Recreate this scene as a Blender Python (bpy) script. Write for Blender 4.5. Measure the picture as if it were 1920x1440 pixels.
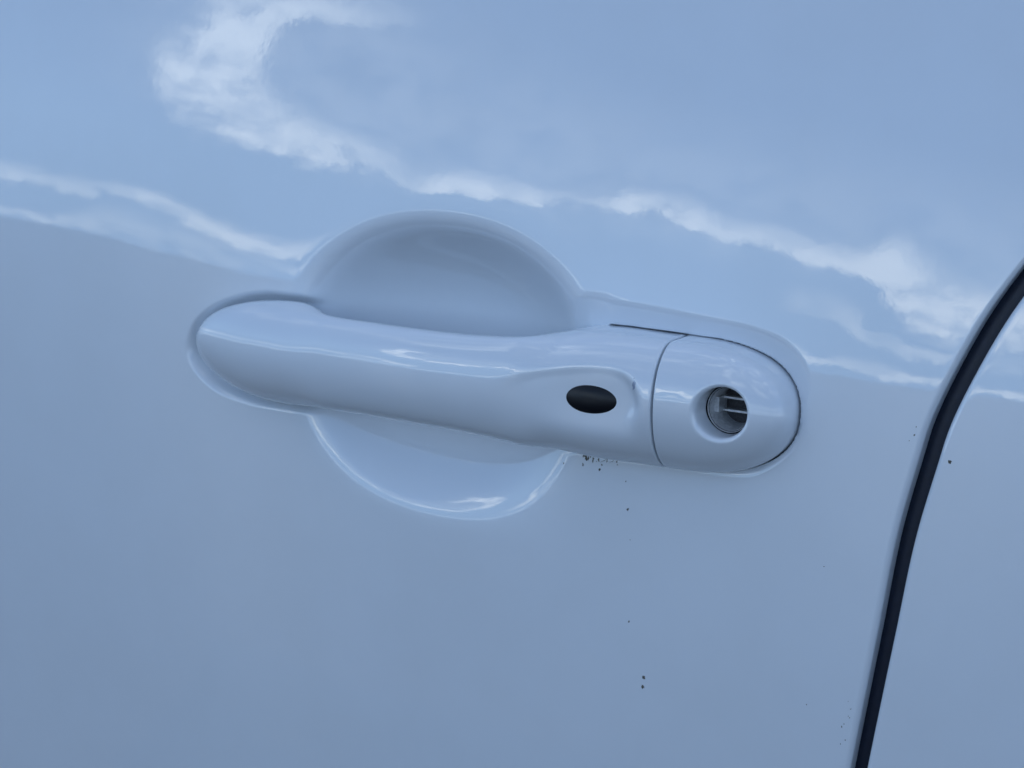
import bpy, math, random
import numpy as np
from mathutils import Vector, Matrix

R = math.radians
MM = 0.001
sc = bpy.context.scene
for o in list(bpy.data.objects):
    bpy.data.objects.remove(o)

# ------------------------------------------------------------------ camera
Z0 = 0.95                                    # height of the handle above the ground
AZ, EL, DIST, FPX = R(32.0), R(13.0), 0.58, 3700.0
cam_d = bpy.data.cameras.new('camera')
cam = bpy.data.objects.new('camera', cam_d)
sc.collection.objects.link(cam)
cdir = Vector((math.sin(AZ) * math.cos(EL), -math.cos(AZ) * math.cos(EL), math.sin(EL)))
cam.location = Vector((0, 0, Z0)) + cdir * DIST
cam.rotation_euler = (-cdir).to_track_quat('-Z', 'Y').to_euler()
cam_d.sensor_width = 36.0
cam_d.lens = 36.0 * FPX / 1920.0
cam_d.clip_start = 0.01
cam_d.clip_end = 5000
cam_d.dof.use_dof = True
cam_d.dof.focus_distance = 0.525
cam_d.dof.aperture_fstop = 26.0
sc.camera = cam

# ------------------------------------------------------------------ world: clear sky with streaks of cloud
SUN_EL, SUN_AZ = R(34.0), R(25.0)            # the sun stands behind the car: this side is in shade
# bands of cloud: (2 * azimuth, elevation, half height, strength), degrees; azimuth runs from straight out of the door towards the front
CLOUDS = [
    [(10, 5.0, 1.2, 0.3), (20, 6.0, 1.4, 0.6), (27, 6.8, 2.0, 0.8), (32, 7.3, 1.9, 1.0), (34.5, 8.2, 1.9, 1.0), (37, 9.8, 1.7, 1.0), (39, 11.3, 1.4, 1.0),
     (40.6, 11.2, 0.8, 0.8), (45.2, 11.9, 0.75, 0.75), (48, 12.1, 0.65, 0.7), (51.4, 12.7, 0.75, 0.85), (56, 12.8, 0.7, 0.95), (58.5, 12.5, 0.5, 0.5),
     (61, 12.0, 0.6, 0.7), (64.5, 12.0, 0.75, 0.85), (69.5, 11.8, 0.9, 0.9), (71.5, 11.9, 0.6, 0.4), (74.2, 12.9, 0.8, 0.6), (77, 12.6, 1.0, 0.75),
     (80, 12.5, 1.3, 0.85), (82.5, 13.2, 1.8, 0.9), (84.5, 15.2, 3.0, 0.9), (86.5, 16.6, 4.0, 0.85), (89, 17.4, 3.6, 0.85), (91, 17.4, 2.4, 0.3),
     (93, 17.0, 1.2, 0.0), (110, 17.0, 1.0, 0.0)],
    [(10, 22.6, 0.7, 0.0), (70, 22.6, 0.7, 0.0), (76, 22.6, 0.6, 0.2), (79, 22.6, 0.7, 0.35), (82, 22.2, 0.7, 0.6), (85, 21.2, 0.9, 0.8),
     (88, 19.8, 1.2, 0.8), (90, 19.0, 1.0, 0.4), (92, 18.5, 0.8, 0.0), (110, 18.5, 1.0, 0.0)],
    [(10, 4.0, 1.0, 0.2), (30, 3.4, 0.6, 0.2), (34.5, 3.7, 0.55, 0.5), (37, 4.4, 0.6, 0.5), (39, 6.2, 0.8, 0.3), (42.5, 6.9, 0.8, 0.3), (45, 6.0, 0.8, 0.0), (70, 4.0, 0.8, 0.0),
     (75, 3.2, 0.8, 0.4), (78, 3.0, 0.8, 0.6), (81, 2.7, 0.8, 0.7), (85, 3.6, 0.85, 0.8), (89, 4.5, 0.8, 0.7), (92, 4.9, 0.6, 0.4), (97, 4.4, 0.5, 0.35), (102, 4.3, 0.5, 0.5), (110, 4.0, 0.6, 0.4)],
    [(10, 0.9, 0.4, 0.5), (27, 0.4, 0.35, 0.7), (30.5, 0.5, 0.3, 0.75), (33.5, 0.6, 0.3, 0.8), (36, 0.8, 0.5, 0.7), (38.5, 1.3, 0.4, 0.5), (41, 1.5, 0.35, 0.6), (42.5, 2.0, 0.5, 0.7),
     (46, 2.4, 0.4, 0.4), (52, 1.8, 0.4, 0.6), (60, 1.4, 0.4, 0.4), (68, 1.2, 0.3, 0.5), (78, 0.7, 0.3, 0.4), (85, 1.1, 1.2, 0.25), (93, 1.2, 1.2, 0.25), (98, 0.5, 0.4, 0.4), (110, 0.5, 0.4, 0.4)],
    [(10, 12.0, 3.0, 0.16), (44, 13.4, 3.4, 0.15), (67, 14.4, 4.0, 0.17), (80, 16.8, 4.8, 0.17), (90, 18.0, 5.0, 0.10), (100, 18.0, 5.0, 0.0), (110, 18.0, 5.0, 0.0)],
]
w = bpy.data.worlds.new('World')
sc.world = w
w.use_nodes = True
nt = w.node_tree
nt.nodes.clear()


class NB:
    """small helper to chain shader nodes"""
    def __init__(s, tree):
        s.t = tree

    def n(s, typ, **kw):
        o = s.t.nodes.new(typ)
        for k, v in kw.items():
            setattr(o, k, v)
        return o

    def put(s, sock, v):
        if isinstance(v, bpy.types.NodeSocket):
            s.t.links.new(v, sock)
        else:
            sock.default_value = v

    def m(s, op, *a, clamp=False):
        o = s.n('ShaderNodeMath', operation=op, use_clamp=clamp)
        for i, v in enumerate(a):
            s.put(o.inputs[i], v)
        return o.outputs[0]

    def v(s, op, *a, out=0):
        o = s.n('ShaderNodeVectorMath', operation=op)
        for i, v in enumerate(a):
            if op == 'SCALE' and i == 1:
                s.put(o.inputs['Scale'], v)
            else:
                s.put(o.inputs[i], v)
        return o.outputs[out]

    def noise(s, vec, scale, detail=3.0, rough=0.5, dist=0.0, dim='3D'):
        o = s.n('ShaderNodeTexNoise', noise_dimensions=dim)
        s.put(o.inputs['Vector'], vec)
        o.inputs['Scale'].default_value = scale
        o.inputs['Detail'].default_value = detail
        o.inputs['Roughness'].default_value = rough
        o.inputs['Distortion'].default_value = dist
        return o

    def mr(s, val, a, b, c, d, smooth=True):
        o = s.n('ShaderNodeMapRange')
        o.interpolation_type = 'SMOOTHSTEP' if smooth else 'LINEAR'
        s.put(o.inputs[0], val)
        for i, q in enumerate((a, b, c, d)):
            s.put(o.inputs[1 + i], q)
        return o.outputs[0]

    def mix(s, fac, a, b, typ='RGBA', blend='MIX'):
        o = s.n('ShaderNodeMix', data_type=typ, blend_type=blend)
        s.put(o.inputs[0], fac)
        s.put(o.inputs[6], a)
        s.put(o.inputs[7], b)
        return o.outputs[2]


B = NB(nt)
sky = B.n('ShaderNodeTexSky', sky_type='NISHITA')
sky.sun_disc = False
sky.sun_elevation = SUN_EL
sky.sun_rotation = SUN_AZ
sky.altitude = 50
sky.air_density = 1.0
sky.dust_density = 0.0
sky.ozone_density = 3.0
geo = B.n('ShaderNodeTexCoord').outputs['Generated']
sep = B.n('ShaderNodeSeparateXYZ')
nt.links.new(geo, sep.inputs[0])
# hazy air near the horizon keeps the tint of the sky a little above it
hz = B.n('ShaderNodeCombineXYZ')
nt.links.new(sep.outputs[0], hz.inputs[0])
nt.links.new(sep.outputs[1], hz.inputs[1])
nt.links.new(B.m('MAXIMUM', sep.outputs[2], 0.19), hz.inputs[2])
nt.links.new(hz.outputs[0], sky.inputs[0])
# azimuth measured from the -Y axis towards -X (doubled), elevation above the horizon, both in degrees
az = B.m('MULTIPLY', B.m('ARCTAN2', B.m('MULTIPLY', sep.outputs[0], -1.0), B.m('MULTIPLY', sep.outputs[1], -1.0)), 114.5916)
el = B.m('MULTIPLY', B.m('ARCSINE', sep.outputs[2]), 57.2958)
cmb = B.n('ShaderNodeCombineXYZ')
nt.links.new(az, cmb.inputs[0])
nt.links.new(el, cmb.inputs[1])
P0 = cmb.outputs[0]
# ragged edges: push the lookup point about with noise
nf = B.noise(B.v('MULTIPLY', P0, (0.7, 1.1, 1)), 0.36, 6.0, 0.70, dim='2D').outputs['Fac']
nf2 = B.noise(P0, 0.11, 1.0, 0.5, dim='2D').outputs['Fac']
wob = B.n('ShaderNodeCombineXYZ')
nt.links.new(B.m('MULTIPLY', B.m('SUBTRACT', nf2, 0.5), 5.0), wob.inputs[0])
nt.links.new(B.m('MULTIPLY', B.m('SUBTRACT', nf, 0.5), 3.6), wob.inputs[1])
P = B.v('ADD', P0, wob.outputs[0])
sp = B.n('ShaderNodeSeparateXYZ')
nt.links.new(P, sp.inputs[0])
U0, U1, EMAX = 10.0, 110.0, 30.0
uu = B.mr(sp.outputs[0], U0, U1, 0.0, 1.0, smooth=False)
u3 = B.n('ShaderNodeCombineXYZ')
for k in range(3):
    nt.links.new(uu, u3.inputs[k])
mask = None
for band in CLOUDS:
    rc = B.n('ShaderNodeRGBCurve')
    nt.links.new(u3.outputs[0], rc.inputs['Color'])
    for ch, scale in ((0, EMAX), (1, 5.0), (2, 1.0)):
        cv = rc.mapping.curves[ch]
        vals = [((p[0] - U0) / (U1 - U0), p[1 + ch] / scale) for p in band]
        cv.points[0].location = vals[0]
        cv.points[1].location = vals[-1]
        for q in vals[1:-1]:
            cv.points.new(*q)
    rc.mapping.update()
    so = B.n('ShaderNodeSeparateXYZ')
    nt.links.new(rc.outputs[0], so.inputs[0])
    dev = B.m('SUBTRACT', sp.outputs[1], B.m('MULTIPLY', so.outputs[0], EMAX))
    # flat, crisper base; the top frays out
    rel = B.m('DIVIDE', B.m('MAXIMUM', B.m('MULTIPLY', dev, 0.62), B.m('MULTIPLY', dev, -1.15)), B.m('MULTIPLY', so.outputs[1], 5.0))
    val = B.m('MULTIPLY', B.mr(rel, 0.4, 1.55, 1.0, 0.0), so.outputs[2])
    mask = val if mask is None else B.m('MAXIMUM', mask, val)
# loose cirrus over the rest of the sky
st_v = B.v('MULTIPLY', P0, (0.025, 0.08, 1))
cn = B.noise(st_v, 1.0, 3.0, 0.58, dim='2D').outputs['Fac']
cirrus = B.m('MULTIPLY', B.mr(cn, 0.44, 0.76, 0.02, 0.34), B.mr(el, 26.0, 40.0, 0.0, 1.0))
fine = B.mr(nf, 0.30, 0.64, 0.3, 1.2)
tot = cirrus if mask is None else B.m('MAXIMUM', cirrus, B.m('MULTIPLY', mask, fine))
CLOUD_COL = (16.0, 17.0, 17.2, 1)
SKY_STRENGTH = 0.10
sky_c = B.mix(1.0, sky.outputs[0], (0.967, 1.0, 1.05, 1), blend='MULTIPLY')
col = B.mix(B.m('MINIMUM', tot, 1.0), sky_c, CLOUD_COL)
bg = B.n('ShaderNodeBackground')
nt.links.new(col, bg.inputs[0])
bg.inputs[1].default_value = SKY_STRENGTH
w.cycles.sampling_method = 'MANUAL'
w.cycles.sample_map_resolution = 512
wo = B.n('ShaderNodeOutputWorld')
nt.links.new(bg.outputs[0], wo.inputs[0])

sun_d = bpy.data.lights.new('sun', 'SUN')
sun_d.energy = 3.5
sun_d.angle = R(0.53)
sun_d.color = (1.0, 0.95, 0.88)
sun = bpy.data.objects.new('sun', sun_d)
sc.collection.objects.link(sun)
sdir = Vector((math.sin(SUN_AZ) * math.cos(SUN_EL), math.cos(SUN_AZ) * math.cos(SUN_EL), math.sin(SUN_EL)))
sun.rotation_euler = sdir.to_track_quat('Z', 'Y').to_euler()
sun.location = sdir * 20

sc.view_settings.view_transform = 'Standard'
sc.view_settings.look = 'None'
sc.view_settings.gamma = 1.0
sc.view_settings.use_curve_mapping = False
sc.view_settings.exposure = 1.0
sc.cycles.max_bounces = 6
sc.cycles.diffuse_bounces = 3
sc.cycles.caustics_reflective = False
sc.cycles.caustics_refractive = False


# ------------------------------------------------------------------ materials
def material(name):
    m = bpy.data.materials.new(name)
    m.use_nodes = True
    b = NB(m.node_tree)
    p = m.node_tree.nodes['Principled BSDF']
    return m, b, p


def bump(b, p, height, strength, dist, socket='Normal'):
    o = b.n('ShaderNodeBump')
    b.put(o.inputs['Height'], height)
    o.inputs['Strength'].default_value = strength
    o.inputs['Distance'].default_value = dist
    b.t.links.new(o.outputs[0], p.inputs[socket])


def paint_material(name, chip=None):
    m, b, p = material(name)
    oc = b.n('ShaderNodeTexCoord').outputs['Object']
    film = b.mr(b.noise(oc, 22.0, 5.0, 0.6).outputs['Fac'], 0.3, 0.7, 0.0, 1.0)
    base = b.mix(film, (0.735, 0.785, 0.838, 1), (0.715, 0.762, 0.810, 1))
    p.inputs['Roughness'].default_value = 0.42
    p.inputs['Specular IOR Level'].default_value = 0.35
    p.inputs['Coat Weight'].default_value = 1.0
    p.inputs['Coat IOR'].default_value = 1.8
    b.put(p.inputs['Coat Roughness'], b.mr(b.noise(oc, 60.0, 4.0, 0.6).outputs['Fac'], 0.3, 0.7, 0.006, 0.022))
    peel = b.noise(oc, 420.0, 2.0, 0.5).outputs['Fac']      # orange peel of sprayed lacquer
    bump(b, p, peel, 0.5, 0.000010, 'Coat Normal')
    if chip:
        d = b.v('LENGTH', b.v('MULTIPLY', b.v('SUBTRACT', oc, chip[0]), chip[1]), out=1)
        ragged = b.m('ADD', d, b.m('MULTIPLY', b.m('SUBTRACT', b.noise(oc, 1500.0, 3.0, 0.7).outputs['Fac'], 0.5), 1.6))
        base = b.mix(b.mr(ragged, 0.55, 0.85, 1.0, 0.0), base, (0.30, 0.35, 0.46, 1))
    b.put(p.inputs['Base Color'], base)
    return m


M = {}
M['paint'] = paint_material('white_lacquer')
M['paint_handle'] = paint_material('white_lacquer_handle', (Vector((48.9 * MM, -14.6 * MM, 8.6 * MM)), (1100, 250, 480)))


def simple(name, colr, rough, metal=0.0, nscale=0, nstr=0.0, spec=0.5, vary=0.0):
    m, b, p = material(name)
    oc = b.n('ShaderNodeTexCoord').outputs['Object']
    n = b.noise(oc, nscale or 300.0, 4.0, 0.6).outputs['Fac']
    dark = tuple(c * (1 - vary) for c in colr) + (1,)
    b.put(p.inputs['Base Color'], b.mix(b.mr(n, 0.3, 0.7, 0.0, 1.0), tuple(colr) + (1,), dark))
    p.inputs['Roughness'].default_value = rough
    p.inputs['Metallic'].default_value = metal
    p.inputs['Specular IOR Level'].default_value = spec
    if nstr:
        bump(b, p, n, nstr, 0.00008)
    return m


M['button'] = simple('black_rubber_button', (0.006, 0.007, 0.010), 0.30, 0, 2500, 0.15, 0.3, 0.2)
M['seal'] = simple('black_rubber_seal', (0.004, 0.009, 0.026), 0.42, 0, 500, 0.2, 0.38, 0.3)
M['steel'] = simple('brushed_steel', (0.78, 0.79, 0.80), 0.40, 0.55, 900, 0.15, 0.5, 0.25)
M['dark_metal'] = simple('dark_lock_metal', (0.05, 0.05, 0.055), 0.45, 0.6, 1500, 0.3, 0.5, 0.5)
M['black_gap'] = simple('black_plastic', (0.012, 0.012, 0.014), 0.6, 0, 900, 0.1, 0.4, 0.2)
M['dirt'] = simple('dark_grime', (0.17, 0.16, 0.13), 0.9, 0, 3000, 0.4, 0.2, 0.6)
M['asphalt'] = simple('asphalt', (0.036, 0.031, 0.028), 0.30, 0, 40, 0.0, 0.8, 0.4)


# ------------------------------------------------------------------ mesh helpers
def empty(name, loc):
    o = bpy.data.objects.new(name, None)
    sc.collection.objects.link(o)
    o.location = loc
    o.empty_display_size = 0.05
    return o


def mesh_obj(name, verts, faces, mat, parent=None, normals=None, sharp=None):
    me = bpy.data.meshes.new(name)
    me.from_pydata([tuple(v) for v in verts], [], [tuple(int(i) for i in f) for f in faces])
    me.materials.append(M[mat])
    me.polygons.foreach_set('use_smooth', [True] * len(me.polygons))
    me.update()
    if sharp is not None:
        me.set_sharp_from_angle(angle=R(sharp))
    if normals is not None:
        me.normals_split_custom_set_from_vertices([tuple(n) for n in normals])
    o = bpy.data.objects.new(name, me)
    sc.collection.objects.link(o)
    if parent is not None:
        o.parent = parent
    return o


def grid_faces(nr, nc, flip=False, wrap=False):
    i = np.arange(nr - 1)[:, None]
    j = np.arange(nc if wrap else nc - 1)[None, :]
    a = i * nc + j
    b = i * nc + (j + 1) % nc
    c = (i + 1) * nc + (j + 1) % nc
    d = (i + 1) * nc + j
    q = np.stack([a, b, c, d], -1).reshape(-1, 4)
    return q[:, ::-1] if flip else q


def grid_normals(V):
    """V: rows x cols x 3 -> unit normals, pointing to -Y"""
    du = np.gradient(V, axis=1)
    dv = np.gradient(V, axis=0)
    n = np.cross(du, dv)
    n /= np.linalg.norm(n, axis=-1, keepdims=True) + 1e-15
    return n


def curve(x, pts):
    """monotone-ish cubic through pts (mm)"""
    px = np.array([p[0] for p in pts], float)
    py = np.array([p[1] for p in pts], float)
    d = np.diff(py) / np.diff(px)
    m = np.concatenate([[d[0]], (d[1:] + d[:-1]) / 2, [d[-1]]])
    for k in range(1, len(px) - 1):
        if d[k - 1] * d[k] <= 0:
            m[k] = 0
    x = np.asarray(x, float)
    xc = np.clip(x, px[0], px[-1])
    k = np.clip(np.searchsorted(px, xc) - 1, 0, len(px) - 2)
    h = px[k + 1] - px[k]
    t = (xc - px[k]) / h
    y = ((2 * t**3 - 3 * t**2 + 1) * py[k] + (t**3 - 2 * t**2 + t) * h * m[k]
         + (-2 * t**3 + 3 * t**2) * py[k + 1] + (t**3 - t**2) * h * m[k + 1])
    return y + np.where(x < px[0], (x - px[0]) * m[0], 0) + np.where(x > px[-1], (x - px[-1]) * m[-1], 0)


def smooth(t):
    t = np.clip(t, 0, 1)
    return t * t * t * (t * (6 * t - 15) + 10)


def closed_spline(pts, n=8):
    p = np.array(pts, float)
    out = []
    for i in range(len(p)):
        a, b, c, d = p[i - 1], p[i], p[(i + 1) % len(p)], p[(i + 2) % len(p)]
        for t in np.arange(n) / n:
            out.append(0.5 * (2 * b + (c - a) * t + (2 * a - 5 * b + 4 * c - d) * t**2 + (3 * b - a - 3 * c + d) * t**3))
    return np.array(out)


def poly_sd(x, z, poly):
    """signed distance to a closed polygon, positive inside"""
    shp = x.shape
    x = x.ravel()
    z = z.ravel()
    best = np.full(x.shape, 1e9)
    inside = np.zeros(x.shape, bool)
    for i in range(len(poly)):
        ax, az_ = poly[i - 1]
        bx, bz = poly[i]
        dx, dz = bx - ax, bz - az_
        t = np.clip(((x - ax) * dx + (z - az_) * dz) / (dx * dx + dz * dz + 1e-12), 0, 1)
        best = np.minimum(best, (x - ax - t * dx)**2 + (z - az_ - t * dz)**2)
        cond = ((az_ > z) != (bz > z))
        xi = ax + (z - az_) * dx / (dz if abs(dz) > 1e-12 else 1e-12)
        inside ^= cond & (x < xi)
    return (np.sqrt(best) * np.where(inside, 1, -1)).reshape(shp)


# ------------------------------------------------------------------ shape of the car side (all in mm, x to the rear, z up, out = towards -Y)
def crown_line(x):
    return curve(x, [(-600, 60), (-208, 33), (-80, 19.5), (0, 14), (91, 9.5), (152, 7.5), (600, -4)])


TILT = [(-900, -9), (-400, -4.0), (-200, -2.5), (-90, 1.2), (-30, 3.9), (0, 6.0), (14, 8.2), (40, 11.5), (100, 16.5), (200, 22), (400, 30)]
_w = np.arange(-900.0, 400.1, 0.5)
_slope = np.tan(np.radians(curve(_w, TILT)))
_prof = np.concatenate([[0], np.cumsum((_slope[1:] + _slope[:-1]) * 0.25)])
_prof -= np.interp(0.0, _w, _prof)


def ripple(x, z):
    """the slight waviness of pressed and painted sheet metal"""
    return (0.010 * np.sin(x / 7.3 + 0.6 * np.sin(z / 11.0)) * np.sin(z / 9.1 + 1.3) + 0.020 * np.sin(x / 17.0 + z / 31.0) + 0.014 * np.sin(z / 13.7 - x / 26.0 + 0.8))


def skin(x, z):
    """inward offset of the plain car side"""
    wq = z - crown_line(x)
    return np.interp(wq, _w, _prof) - np.interp(-crown_line(x), _w, _prof) + (x - 20.0)**2 / (2 * 5200.0) + ripple(x, z)


# outline of the shallow pocket that the handle lies in
SLOT = closed_spline([(-78, 18.5), (-96, 17.6), (-111.5, 13.2), (-122.5, 6.2), (-126.4, -2), (-124.3, -9.2), (-114.2, -15.8),
                      (-98.5, -18.4), (-80, -18.6), (-45, -19), (0, -18.6), (30, -17.6), (50, -16.9), (75, -16.3), (83.6, -12.6), (89.9, -6.2),
                      (92.6, 2.6), (92.6, 12.8), (86.5, 20.5), (76, 24.0), (58, 25.6), (34, 27.4), (20, 28.0), (-30, 22)], 6)
BOWL = (-27.5, 1.2, 52.5, 42.4)


def pocket(x, z):
    """depth of bowl and slot below the car side"""
    bx, bz, rx, rz = BOWL
    r = (np.abs((x - bx) / rx)**2.15 + np.abs((z - bz) / rz)**2.15)**(1 / 2.15)
    lean = smooth((x - bx + 20) / 90.0) * smooth((bz - z + 8) / 60.0)          # the hollow runs out gently at its lower rear
    up = smooth((z + 45) / 85.0)
    raw = (12.5 + 8.5 * up) * (1 - 0.22 * lean) * (1 - r**(2.15 + 0.5 * up))
    k = 1.0 + 1.3 * smooth((z - 5) / 30.0) + 1.5 * lean
    q = np.clip(raw / k, -40, 40)
    bowl = k * np.log1p(np.exp(q))
    sd = poly_sd(x, z, SLOT)
    rear = smooth((x + 34) / 40.0)
    t = (sd + 1.2) / 5.5
    tq = np.clip((sd + 1.0) / 8.0, 0, 2.5)
    slot = 4.2 * smooth(t) * (1 - rear) + rear * 3.2 * tq**2 / (0.35 + tq)      # behind: rolls steadily down into the joint
    km = 1.2
    return km * np.log(np.exp(np.clip(bowl / km, 0, 40)) + np.exp(np.clip(slot / km, 0, 40))) - km * math.log(2) * np.exp(-np.maximum(bowl, slot) / km * 1.0)


# ------------------------------------------------------------------ handle: one lofted form, cut by a seam into grip and lock cover
SEAM = 54.6
TIP, END = -122.8, 90.6
CAP0 = 60.0


def h_zc(x):
    return curve(x, [(-122, -0.2), (-100, 0.2), (-75, 1.0), (-40, 1.8), (0, 2.0), (30, 2.0), (54, 1.8), (91, 1.6)])


def h_half(x):
    h = curve(x, [(-122, 16.3), (-78, 16.3), (-62, 14.7), (-40, 14.3), (-5, 14.6), (14, 16.0), (28, 18.0), (54, 18.2), (91, 18.0)])
    tl = np.clip((-80.0 - x) / (-80.0 - TIP), 0, 1)
    tr = np.clip((x - CAP0) / (END - CAP0), 0, 1)
    return h * (1 - tl**1.95)**(1 / 1.95) * (1 - tr**2.25)**(1 / 2.25)


def h_front(x):
    f = curve(x, [(-122, 7.2), (-108, 9.4), (-90, 12.8), (-70, 16.2), (-45, 19.2), (-15, 21.0), (10, 20.6), (30, 18.6), (54, 16.0), (75, 14.6), (91, 13.0)])
    tl = np.clip((-92.0 - x) / (-92.0 - TIP), 0, 1)
    tr = np.clip((x - CAP0) / (END - CAP0), 0, 1)
    lo = -4.0
    f = lo + (f - lo) * (1 - tl**2.2)**(1 / 2.2)
    lo = 0.5
    return np.where(x > 0, lo + (f - lo) * (1 - tr**2.7)**(1 / 2.7), f)


def h_back(x):
    f = h_front(x)
    bar = f - 14.5
    k = smooth((x + 80) / 24.0) * (1 - smooth((x - 9) / 18.0))
    return -9.0 * (1 - k) + bar * k


# thin dark joint in the pocket floor round the handle root and the lock cover
def _joint_outline():
    xq = np.concatenate([np.linspace(30, 60, 12), 60 + (END - 60) * np.sin(np.linspace(0, math.pi / 2, 22))[1:]])
    h, c = h_half(xq), h_zc(xq)
    up = np.stack([xq, c + h], -1)
    lo = np.stack([xq, c - h], -1)[:-1]
    p = np.concatenate([up, lo[::-1]])
    d = np.roll(p, -1, 0) - np.roll(p, 1, 0)
    n = np.stack([-d[:, 1], d[:, 0]], -1)
    n /= np.linalg.norm(n, axis=1, keepdims=True)
    offs = 0.14 + 0.36 * smooth((p[:, 0] - 66) / 24.0) * smooth((p[:, 1] + 18) / 22.0)
    return p + n * offs[:, None]


JOINT = _joint_outline()


def joint(x, z):
    return 7.0 * smooth((poly_sd(x, z, JOINT) + 0.05) / 0.4)


def surf(x, z):
    x = np.asarray(x, float)
    z = np.asarray(z, float)
    return skin(x, z) + pocket(x, z) + joint(x, z)


GAP = [(-900, 8), (-300, 80), (-95, 111), (-53.5, 116.9), (-25.7, 120.6), (-6.1, 124.7), (4.3, 127.1), (19, 132.6), (35.2, 140.1),
       (51.7, 150.2), (120, 197), (300, 330)]
GAP_W = [(-900, 4.6), (-95, 4.6), (0, 5.3), (30, 5.6), (60, 5.8), (300, 6)]
#SURFACE-END


def spaced(parts):
    out = [parts[0][0]]
    for a, b, st in parts:
        n = max(1, int(round((b - a) / st)))
        out += list(a + (b - a) * (np.arange(1, n + 1) / n))
    return np.array(out)


# ------------------------------------------------------------------ ground
me_v = [(-400, -400, 0), (400, -400, 0), (400, 400, 0), (-400, 400, 0)]
g = mesh_obj('ground', me_v, [(0, 1, 2, 3)], 'asphalt')
g['kind'] = 'structure'

# ------------------------------------------------------------------ front door
door = empty('car_door', (0, 0, Z0))
door['label'] = 'glossy white car door panel with scooped recess, pull handle and keyhole'
door['category'] = 'car door'

zs = spaced([(-900, -220, 20), (-220, -60, 4), (-60, -24, 1.0), (-24, 28, 0.33), (28, 62, 1.0), (62, 140, 3), (140, 400, 16)])
us = spaced([(-900, -240, 25), (-240, -140, 4), (-140, 12, 1.0), (12, 92, 0.4), (92, 112, 1.0), (112, 125, 1.0)])
g0 = 130.0
Zg, Ug = np.meshgrid(zs, us, indexing='ij')
gz = curve(zs, GAP)[:, None]
HEM = 1.7
Xg = -900 + (Ug + 900) * (gz - HEM + 900) / (125.0 + 900)
# keep the columns round the handle where they are: only the far columns follow the shut line
Yg = surf(Xg, Zg)
V = np.stack([Xg, Yg, Zg], -1)
phis = np.radians(np.linspace(0, 90, 9)[1:])
edge_y = V[:, -1:, 1]
hx = [gz - HEM + HEM * math.sin(p) for p in phis] + [gz + 0 * gz for _ in range(2)]
hy = [edge_y + HEM * (1 - math.cos(p)) for p in phis] + [edge_y + HEM + 6, edge_y + HEM + 14]
H = np.stack([np.concatenate(hx, 1), np.concatenate(hy, 1), np.repeat(zs[:, None], len(hx), 1)], -1)
V = np.concatenate([V, H], 1)
N = grid_normals(V)
F = grid_faces(V.shape[0], V.shape[1])
Vf = V.reshape(-1, 3)
Nf = N.reshape(-1, 3)
fc = Vf[F].mean(1)
inside = pocket(fc[:, 0], fc[:, 2]) > 0.12
inside &= fc[:, 0] < 105


def submesh(name, sel, parent):
    f = F[sel]
    idx, inv = np.unique(f, return_inverse=True)
    return mesh_obj(name, Vf[idx] * MM, inv.reshape(f.shape), 'paint', parent, normals=Nf[idx])


submesh('door_skin', ~inside, door)
recess = submesh('handle_recess', inside, door)
recess['label'] = 'round scooped hollow behind the handle grip'

# ------------------------------------------------------------------ body panel behind the shut line
panel = empty('body_panel', (0.13, 0, Z0))
panel['label'] = 'white painted body panel to the right of the dark shut line'
panel['category'] = 'body panel'
us2 = spaced([(0, 30, 1.5), (30, 120, 6), (120, 1700, 30)])
zs2 = spaced([(-900, -220, 20), (-220, 140, 2.5), (140, 400, 16)])
gz2 = (curve(zs2, GAP) + curve(zs2, GAP_W))[:, None]
HEM2 = 1.7
X2 = gz2 + HEM2 + us2[None, :]
Zq = np.repeat(zs2[:, None], X2.shape[1], 1)
Y2 = skin(X2, Zq)
V2 = np.stack([X2, Y2, Zq], -1)
e2 = V2[:, :1, 1]
hx = [gz2 + HEM2 - HEM2 * math.sin(p) for p in phis] + [gz2, gz2]
hy = [e2 + HEM2 * (1 - math.cos(p)) for p in phis] + [e2 + HEM2 + 6, e2 + HEM2 + 14]
H2 = np.stack([np.concatenate(hx, 1), np.concatenate(hy, 1), np.repeat(zs2[:, None], len(hx), 1)], -1)[:, ::-1]
V2 = np.concatenate([H2, V2], 1)
N2 = grid_normals(V2)
off = np.array([130.0, 0, 0])
mesh_obj('panel_skin', (V2.reshape(-1, 3) - off) * MM, grid_faces(*V2.shape[:2]), 'paint', panel, normals=N2.reshape(-1, 3))
# rubber seal that shows in the gap: a rounded strip lying some millimetres in
nseg = 9
cx = (curve(zs2, GAP) + 0.5 * curve(zs2, GAP_W))[:, None]
hw = 0.5 * curve(zs2, GAP_W)[:, None] + 1.2
tt = np.linspace(-1, 1, nseg)[None, :]
SX = cx + hw * tt
SY = skin(cx, zs2[:, None]) + 4.6 + 0.9 * tt**2
SZ = np.repeat(zs2[:, None], nseg, 1)
VS = np.stack([SX, SY, SZ], -1)
back = VS[:, ::-1].copy()
back[..., 1] += 6.0
VS = np.concatenate([VS, back], 1)
mesh_obj('rubber_seal', (VS.reshape(-1, 3) - off) * MM, grid_faces(VS.shape[0], VS.shape[1], wrap=True), 'seal', panel, sharp=50)

NEXP = 2.05
DISH = closed_spline([(-16, 1.5), (-8, 5.0), (9.5, 8.4), (27, 12.2), (38.9, 13.6), (46.4, 11.9), (50.4, 7.0), (51.3, 0.0), (50.5, -10),
                      (46, -21), (9.5, -22), (-10, -12)], 6)


def dish_fac(x, z):
    sd = poly_sd(x, z, DISH)
    low = smooth((5.0 - z) / 9.0)
    left = smooth((24.0 - x) / 34.0)
    wd = 4.6 + 3.0 * low + 9.0 * left
    return smooth((sd + 1.0) / wd) * smooth((x - 1) / 36.0)


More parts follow.
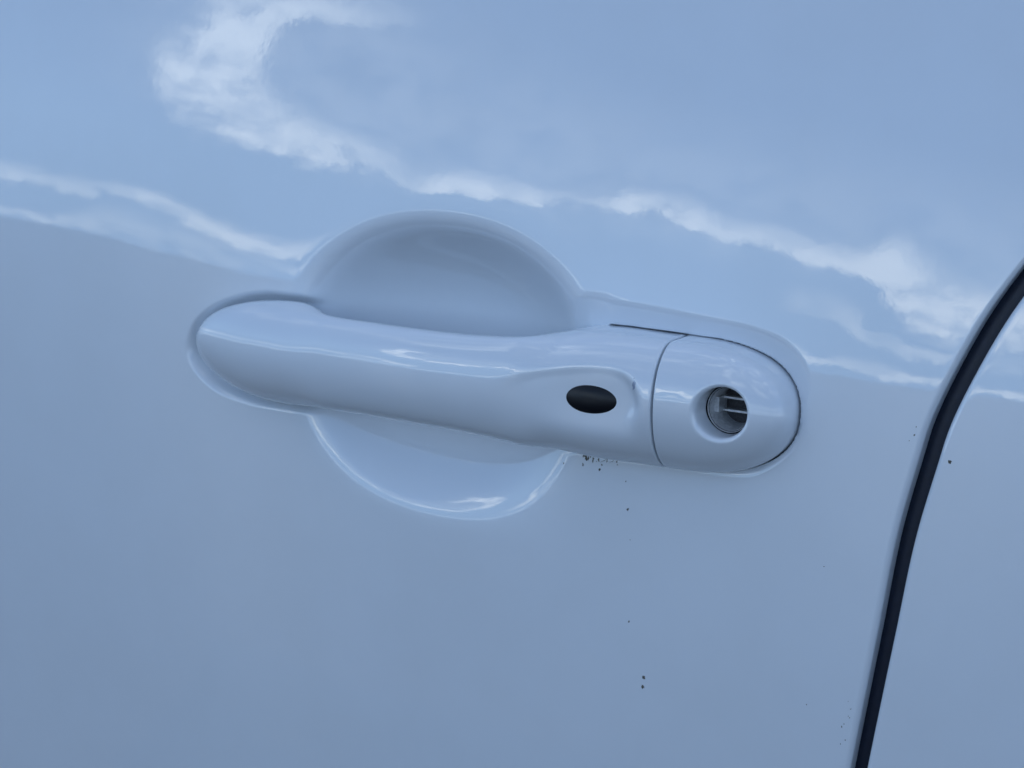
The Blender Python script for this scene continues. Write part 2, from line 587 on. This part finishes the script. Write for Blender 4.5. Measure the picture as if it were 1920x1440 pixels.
def dish_level(x, z):
    return h_front(x) - 2.1 + 0.009 * np.minimum(z - 6.0, 0)**2 * smooth((z + 14) / 8.0) + 0.0004 * (x - 34)**2


def out_front(x, z):
    """how far the front of the handle stands out at (x, z)"""
    f, bk, h = h_front(x), h_back(x), h_half(x)
    zt = np.clip(np.abs(z - h_zc(x)) / np.maximum(h, 1e-6), 0, 1)
    return (f + bk) / 2 + (f - bk) / 2 * (1 - zt**NEXP)**(1 / NEXP)


# grip: rings along x
def sup(t, n):
    c, s = np.cos(t), np.sin(t)
    return np.sign(c) * np.abs(c)**(2 / n), np.sign(s) * np.abs(s)**(2 / n)


tx = np.linspace(0, 1, 60)
xs = np.concatenate([TIP + 42 * (1 - np.cos(tx * math.pi / 2))[1:], np.linspace(TIP + 42, SEAM - 1.2, 230)[1:]])
th = np.linspace(0, 2 * math.pi, 160, endpoint=False)
cth, sth = sup(th, NEXP)
rings = []
x_ = xs[:, None]
f, bk, h, zc = h_front(x_), h_back(x_), h_half(x_), h_zc(x_)
o_ = (f + bk) / 2 + (f - bk) / 2 * cth[None, :]
root = np.clip((2.0 - bk) / 11.0, 0, 1) * (x_ > 0)             # the root runs straight into the door
back_s = np.sign(sth) * np.abs(sth)**0.03
z_ = zc + h * np.where(cth < 0, sth + (back_s - sth) * root, sth)
xx = np.repeat(x_, len(th), 1)
df = dish_fac(xx, z_) * (cth[None, :] > 0)
dl = dish_level(xx, z_)
kk = 0.9
sm = -kk * np.log(np.exp(np.clip(-(o_ - dl) / kk, -40, 40)) + 1.0) + dl      # soft minimum of form and dish
o_ = np.where(cth[None, :] > 0, o_ + (sm - o_) * df, o_)
G = np.stack([xx, -o_, z_], -1)
# rounded edge at the seam, then closed by a flat end
for ang in np.radians([25, 50, 75, 90]):
    r_ = 0.55
    xq = SEAM - 0.35 - r_ + r_ * math.sin(ang)
    ff = G[len(xs) - 1].copy()
    ctr = np.array([0, ff[:, 1].mean(), ff[:, 2].mean()])
    d = ff - ctr
    d[:, 0] = 0
    ln_ = np.linalg.norm(d, axis=1, keepdims=True)
    q = ff - d / ln_ * r_ * (1 - math.cos(ang))
    q[:, 0] = xq
    G = np.concatenate([G, q[None]], 0)
ctr = G[-1].mean(0)
inner = ctr + (G[-1] - ctr) * 0.5
G = np.concatenate([G, inner[None]], 0)
nr, nc = G.shape[:2]
gv = np.concatenate([G.reshape(-1, 3), [[TIP, 4.0, float(h_zc(TIP))], G[-1].mean(0)]])
gf = [list(q) for q in grid_faces(nr, nc, wrap=True, flip=True)]
gf += [[nr * nc, j, (j + 1) % nc] for j in range(nc)]
gf += [[nr * nc + 1, (nr - 1) * nc + (j + 1) % nc, (nr - 1) * nc + j] for j in range(nc)]
handle = mesh_obj('door_handle', gv * MM, gf, 'paint_handle', door, sharp=42)
handle['label'] = 'long white pull grip with a thumb dish, chipped at its edge'

# sensor button in the dish
BC = (35.6, 3.1)
BR = (7.9, 3.95)
rad = np.concatenate([np.linspace(0, 0.9, 12), [0.94, 0.97, 1.0, 1.0]])
phi = np.linspace(0, 2 * math.pi, 72, endpoint=False)
bx_ = BC[0] + BR[0] * rad[:, None] * np.cos(phi)
bz_ = BC[1] + BR[1] * rad[:, None] * np.sin(phi)
lvl = dish_level(bx_, bz_)
dome = 1.15 * (1 - np.minimum(rad, 1.0)**2.4)[:, None] - 0.12
dome[-1] -= 1.6
VB = np.stack([bx_, -(lvl + dome), bz_], -1)
fb = grid_faces(len(rad), len(phi), wrap=True)
mesh_obj('sensor_button', VB.reshape(-1, 3) * MM, fb, 'button', handle, sharp=50)

# ------------------------------------------------------------------ lock cover: polar mesh round the keyhole
KC = (74.0, 3.4)
KR, KT = 8.2, 6.85                                # rim and throat radius of the keyhole
nphi = 240
phi = np.linspace(0, 2 * math.pi, nphi, endpoint=False)
XS = SEAM + 0.3
bound = []
for p in phi:
    c_, s_ = math.cos(p), math.sin(p)
    lo_, hi_ = 0.0, 80.0
    for _ in range(50):
        mid = (lo_ + hi_) / 2
        X, Zp = KC[0] + c_ * mid, KC[1] + s_ * mid
        ok = XS <= X <= END - 0.02 and abs(Zp - float(h_zc(X))) <= float(h_half(X)) * 0.9995
        lo_, hi_ = (mid, hi_) if ok else (lo_, mid)
    bound.append(lo_)
bound = np.array(bound)
rows = []
# depth centre-line of the hole: the throat bottom
for dep, rr in ((7.2, KT - 0.05), (3.2, KT), (2.0, KT + 0.04), (1.15, KT + 0.15), (0.68, KT + 0.35), (0.36, KT + 0.6), (0.14, KT + 0.9)):
    X = KC[0] + rr * np.cos(phi)
    Zp = KC[1] + rr * np.sin(phi)
    rows.append(np.stack([X, -(out_front(X, Zp) - dep), Zp], -1))
for u in np.linspace(0, 1, 46):
    s = 1 - (1 - u)**2.2
    rr = (KT + 1.2) + (bound - KT - 1.2) * s
    X = KC[0] + rr * np.cos(phi)
    Zp = KC[1] + rr * np.sin(phi)
    seam_r = np.clip(1 - (X - XS) / 0.6, 0, 1)
    o = out_front(X, Zp) - 0.6 * (1 - np.sqrt(np.clip(1 - seam_r**2, 0, 1)))
    rows.append(np.stack([X, -o, Zp], -1))
lastr = rows[-1].copy()
sk = lastr.copy()
sk[:, 1] = 8.0
rows.append(lastr * np.array([1, 1, 1]) + np.array([0, 0.02, 0]))
rows.append(sk)
VC = np.array(rows)
cover = mesh_obj('lock_cover', VC.reshape(-1, 3) * MM, grid_faces(VC.shape[0], nphi, wrap=True), 'paint', door, sharp=48)
cover['label'] = 'white rounded lock cover with a round keyhole'

# lock inside the hole
ko = float(out_front(np.array(KC[0]), np.array(KC[1])))      # where the front would be at the centre of the hole


def lathe(profile, n=96):
    """profile: (radius, out)"""
    a = np.linspace(0, 2 * math.pi, n, endpoint=False)
    return np.array([np.stack([KC[0] + r * np.cos(a), np.full(n, -o), KC[1] + r * np.sin(a)], -1) for r, o in profile]), n


def lathe_obj(name, profile, mat, parent, sharp=35):
    v, n = lathe(profile)
    return mesh_obj(name, v.reshape(-1, 3) * MM, grid_faces(v.shape[0], n, wrap=True, flip=True), mat, parent, sharp=sharp)


L0 = ko - 6.2
lathe_obj('gap_ring', [(8.0, L0 - 0.5), (6.0, L0 - 0.5)], 'black_gap', cover)
lathe_obj('lock_sleeve', [(6.36, L0 - 3), (6.36, L0 - 0.1), (6.28, L0), (6.2, L0 - 0.1), (5.4, L0 - 8.4)], 'steel', cover)
lathe_obj('lock_floor', [(5.5, L0 - 8.4), (0.01, L0 - 8.4)], 'dark_metal', cover)


def box(name, x0, x1, o0, o1, z0, z1, mat, parent, bev=0.12):
    import bmesh
    bm = bmesh.new()
    bmesh.ops.create_cube(bm, size=1.0)
    for v in bm.verts:
        v.co = Vector((((x0 + x1) / 2 + v.co.x * (x1 - x0)), -((o0 + o1) / 2 + v.co.y * (o1 - o0)), ((z0 + z1) / 2 + v.co.z * (z1 - z0)))) * MM
    bmesh.ops.recalc_face_normals(bm, faces=bm.faces)
    bmesh.ops.bevel(bm, geom=bm.edges[:], offset=bev * MM, segments=2, affect='EDGES', profile=0.5)
    me = bpy.data.meshes.new(name)
    bm.to_mesh(me)
    bm.free()
    me.materials.append(M[mat])
    o = bpy.data.objects.new(name, me)
    sc.collection.objects.link(o)
    o.parent = parent
    return o


kx, kz = KC
box('keyway_block', kx - 6.8, kx - 4.5, L0 - 8.6, L0 - 3.4, kz - 2.0, kz + 2.2, 'steel', cover)
for zz in (-1.9, 1.7):
    box('keyway_rail', kx - 4.9, kx + 5.4, L0 - 8.6, L0 - 6.6, kz + zz - 0.3, kz + zz + 0.3, 'steel', cover, 0.07)

# ------------------------------------------------------------------ grime on the paint
rng = random.Random(7)


def speck(verts, faces, x, z, rx, rz, ht, n=9, lift=0.0):
    y0 = float(surf(np.array(x), np.array(z)))
    sl = float(surf(np.array(x), np.array(z + 0.2)) - y0) / 0.2
    base = len(verts)
    a0 = rng.random() * 6.28
    verts.append((x, y0 - ht, z))
    for k, fr in enumerate((0.6, 1.0)):
        for i in range(n):
            a = a0 + 6.2832 * i / n
            q = fr * rng.uniform(0.35, 1.4)
            dx, dz = rx * q * math.cos(a), rz * q * math.sin(a)
            verts.append((x + dx, y0 + sl * dz - (ht * 0.7 if k == 0 else -0.05), z + dz))
    for i in range(n):
        j = (i + 1) % n
        faces.append((base, base + 1 + i, base + 1 + j))
        faces.append((base + 1 + i, base + 1 + n + i, base + 1 + n + j, base + 1 + j))


sv, sf = [], []
for x, z, r in ((40.4, -31.5, 0.62), (42.0, -64.5, 0.5), (47.4, -80.4, 0.6), (47.2, -83.4, 0.7), (39.4, -23.4, 0.3), (101.0, -38.0, 0.25),
                (41.5, -40.2, 0.22), (18.0, -21.5, 0.3), (98, -78, 0.2)):
    speck(sv, sf, x, z, r * rng.uniform(0.7, 1.2), r * rng.uniform(0.8, 1.3), 0.12)
for x, z, rx, rz in ((25.8, -16.7, 1.2, 0.5), (27.2, -17.3, 0.6, 0.8), (29.4, -17.0, 1.3, 0.35), (28.3, -19.0, 0.25, 0.9), (33.0, -18.2, 0.2, 0.6), (36.5, -19.0, 0.3, 0.2)):
    speck(sv, sf, x, z, rx, rz, 0.1, 12)
for i in range(60):                                # smear below the handle's lower edge
    t = rng.random()**2.2
    x = 25.0 + t * 17.0
    z = -16.4 - rng.random()**2 * (2.2 if i % 5 else 5.0)
    r = rng.uniform(0.15, 0.55) * (1.2 - t)
    speck(sv, sf, x, z, r * rng.uniform(0.6, 1.3), r * rng.uniform(0.8, 1.9), 0.10)
for i in range(9):
    z = rng.uniform(-88, -72)
    x = float(curve(z, GAP)) - 2.6 - rng.random()**2 * 1.8
    r = rng.uniform(0.08, 0.25)
    speck(sv, sf, x, z, r, r * rng.uniform(0.8, 1.8), 0.08)
for i in range(4):
    z = rng.uniform(-2.5, 4.5)
    x = float(curve(z, GAP)) - 2.6 - rng.random()**2 * 1.0
    r = rng.uniform(0.1, 0.28)
    speck(sv, sf, x, z, r, r * 1.4, 0.08)
d_ = mesh_obj('dirt_specks', np.array(sv) * MM, sf, 'dirt', door)
d_['kind'] = 'stuff'
sv, sf = [], []
speck(sv, sf, 133.6, -4.6, 0.6, 0.55, 0.14)
mesh_obj('dirt_speck', (np.array(sv) - off) * MM, sf, 'dirt', panel)
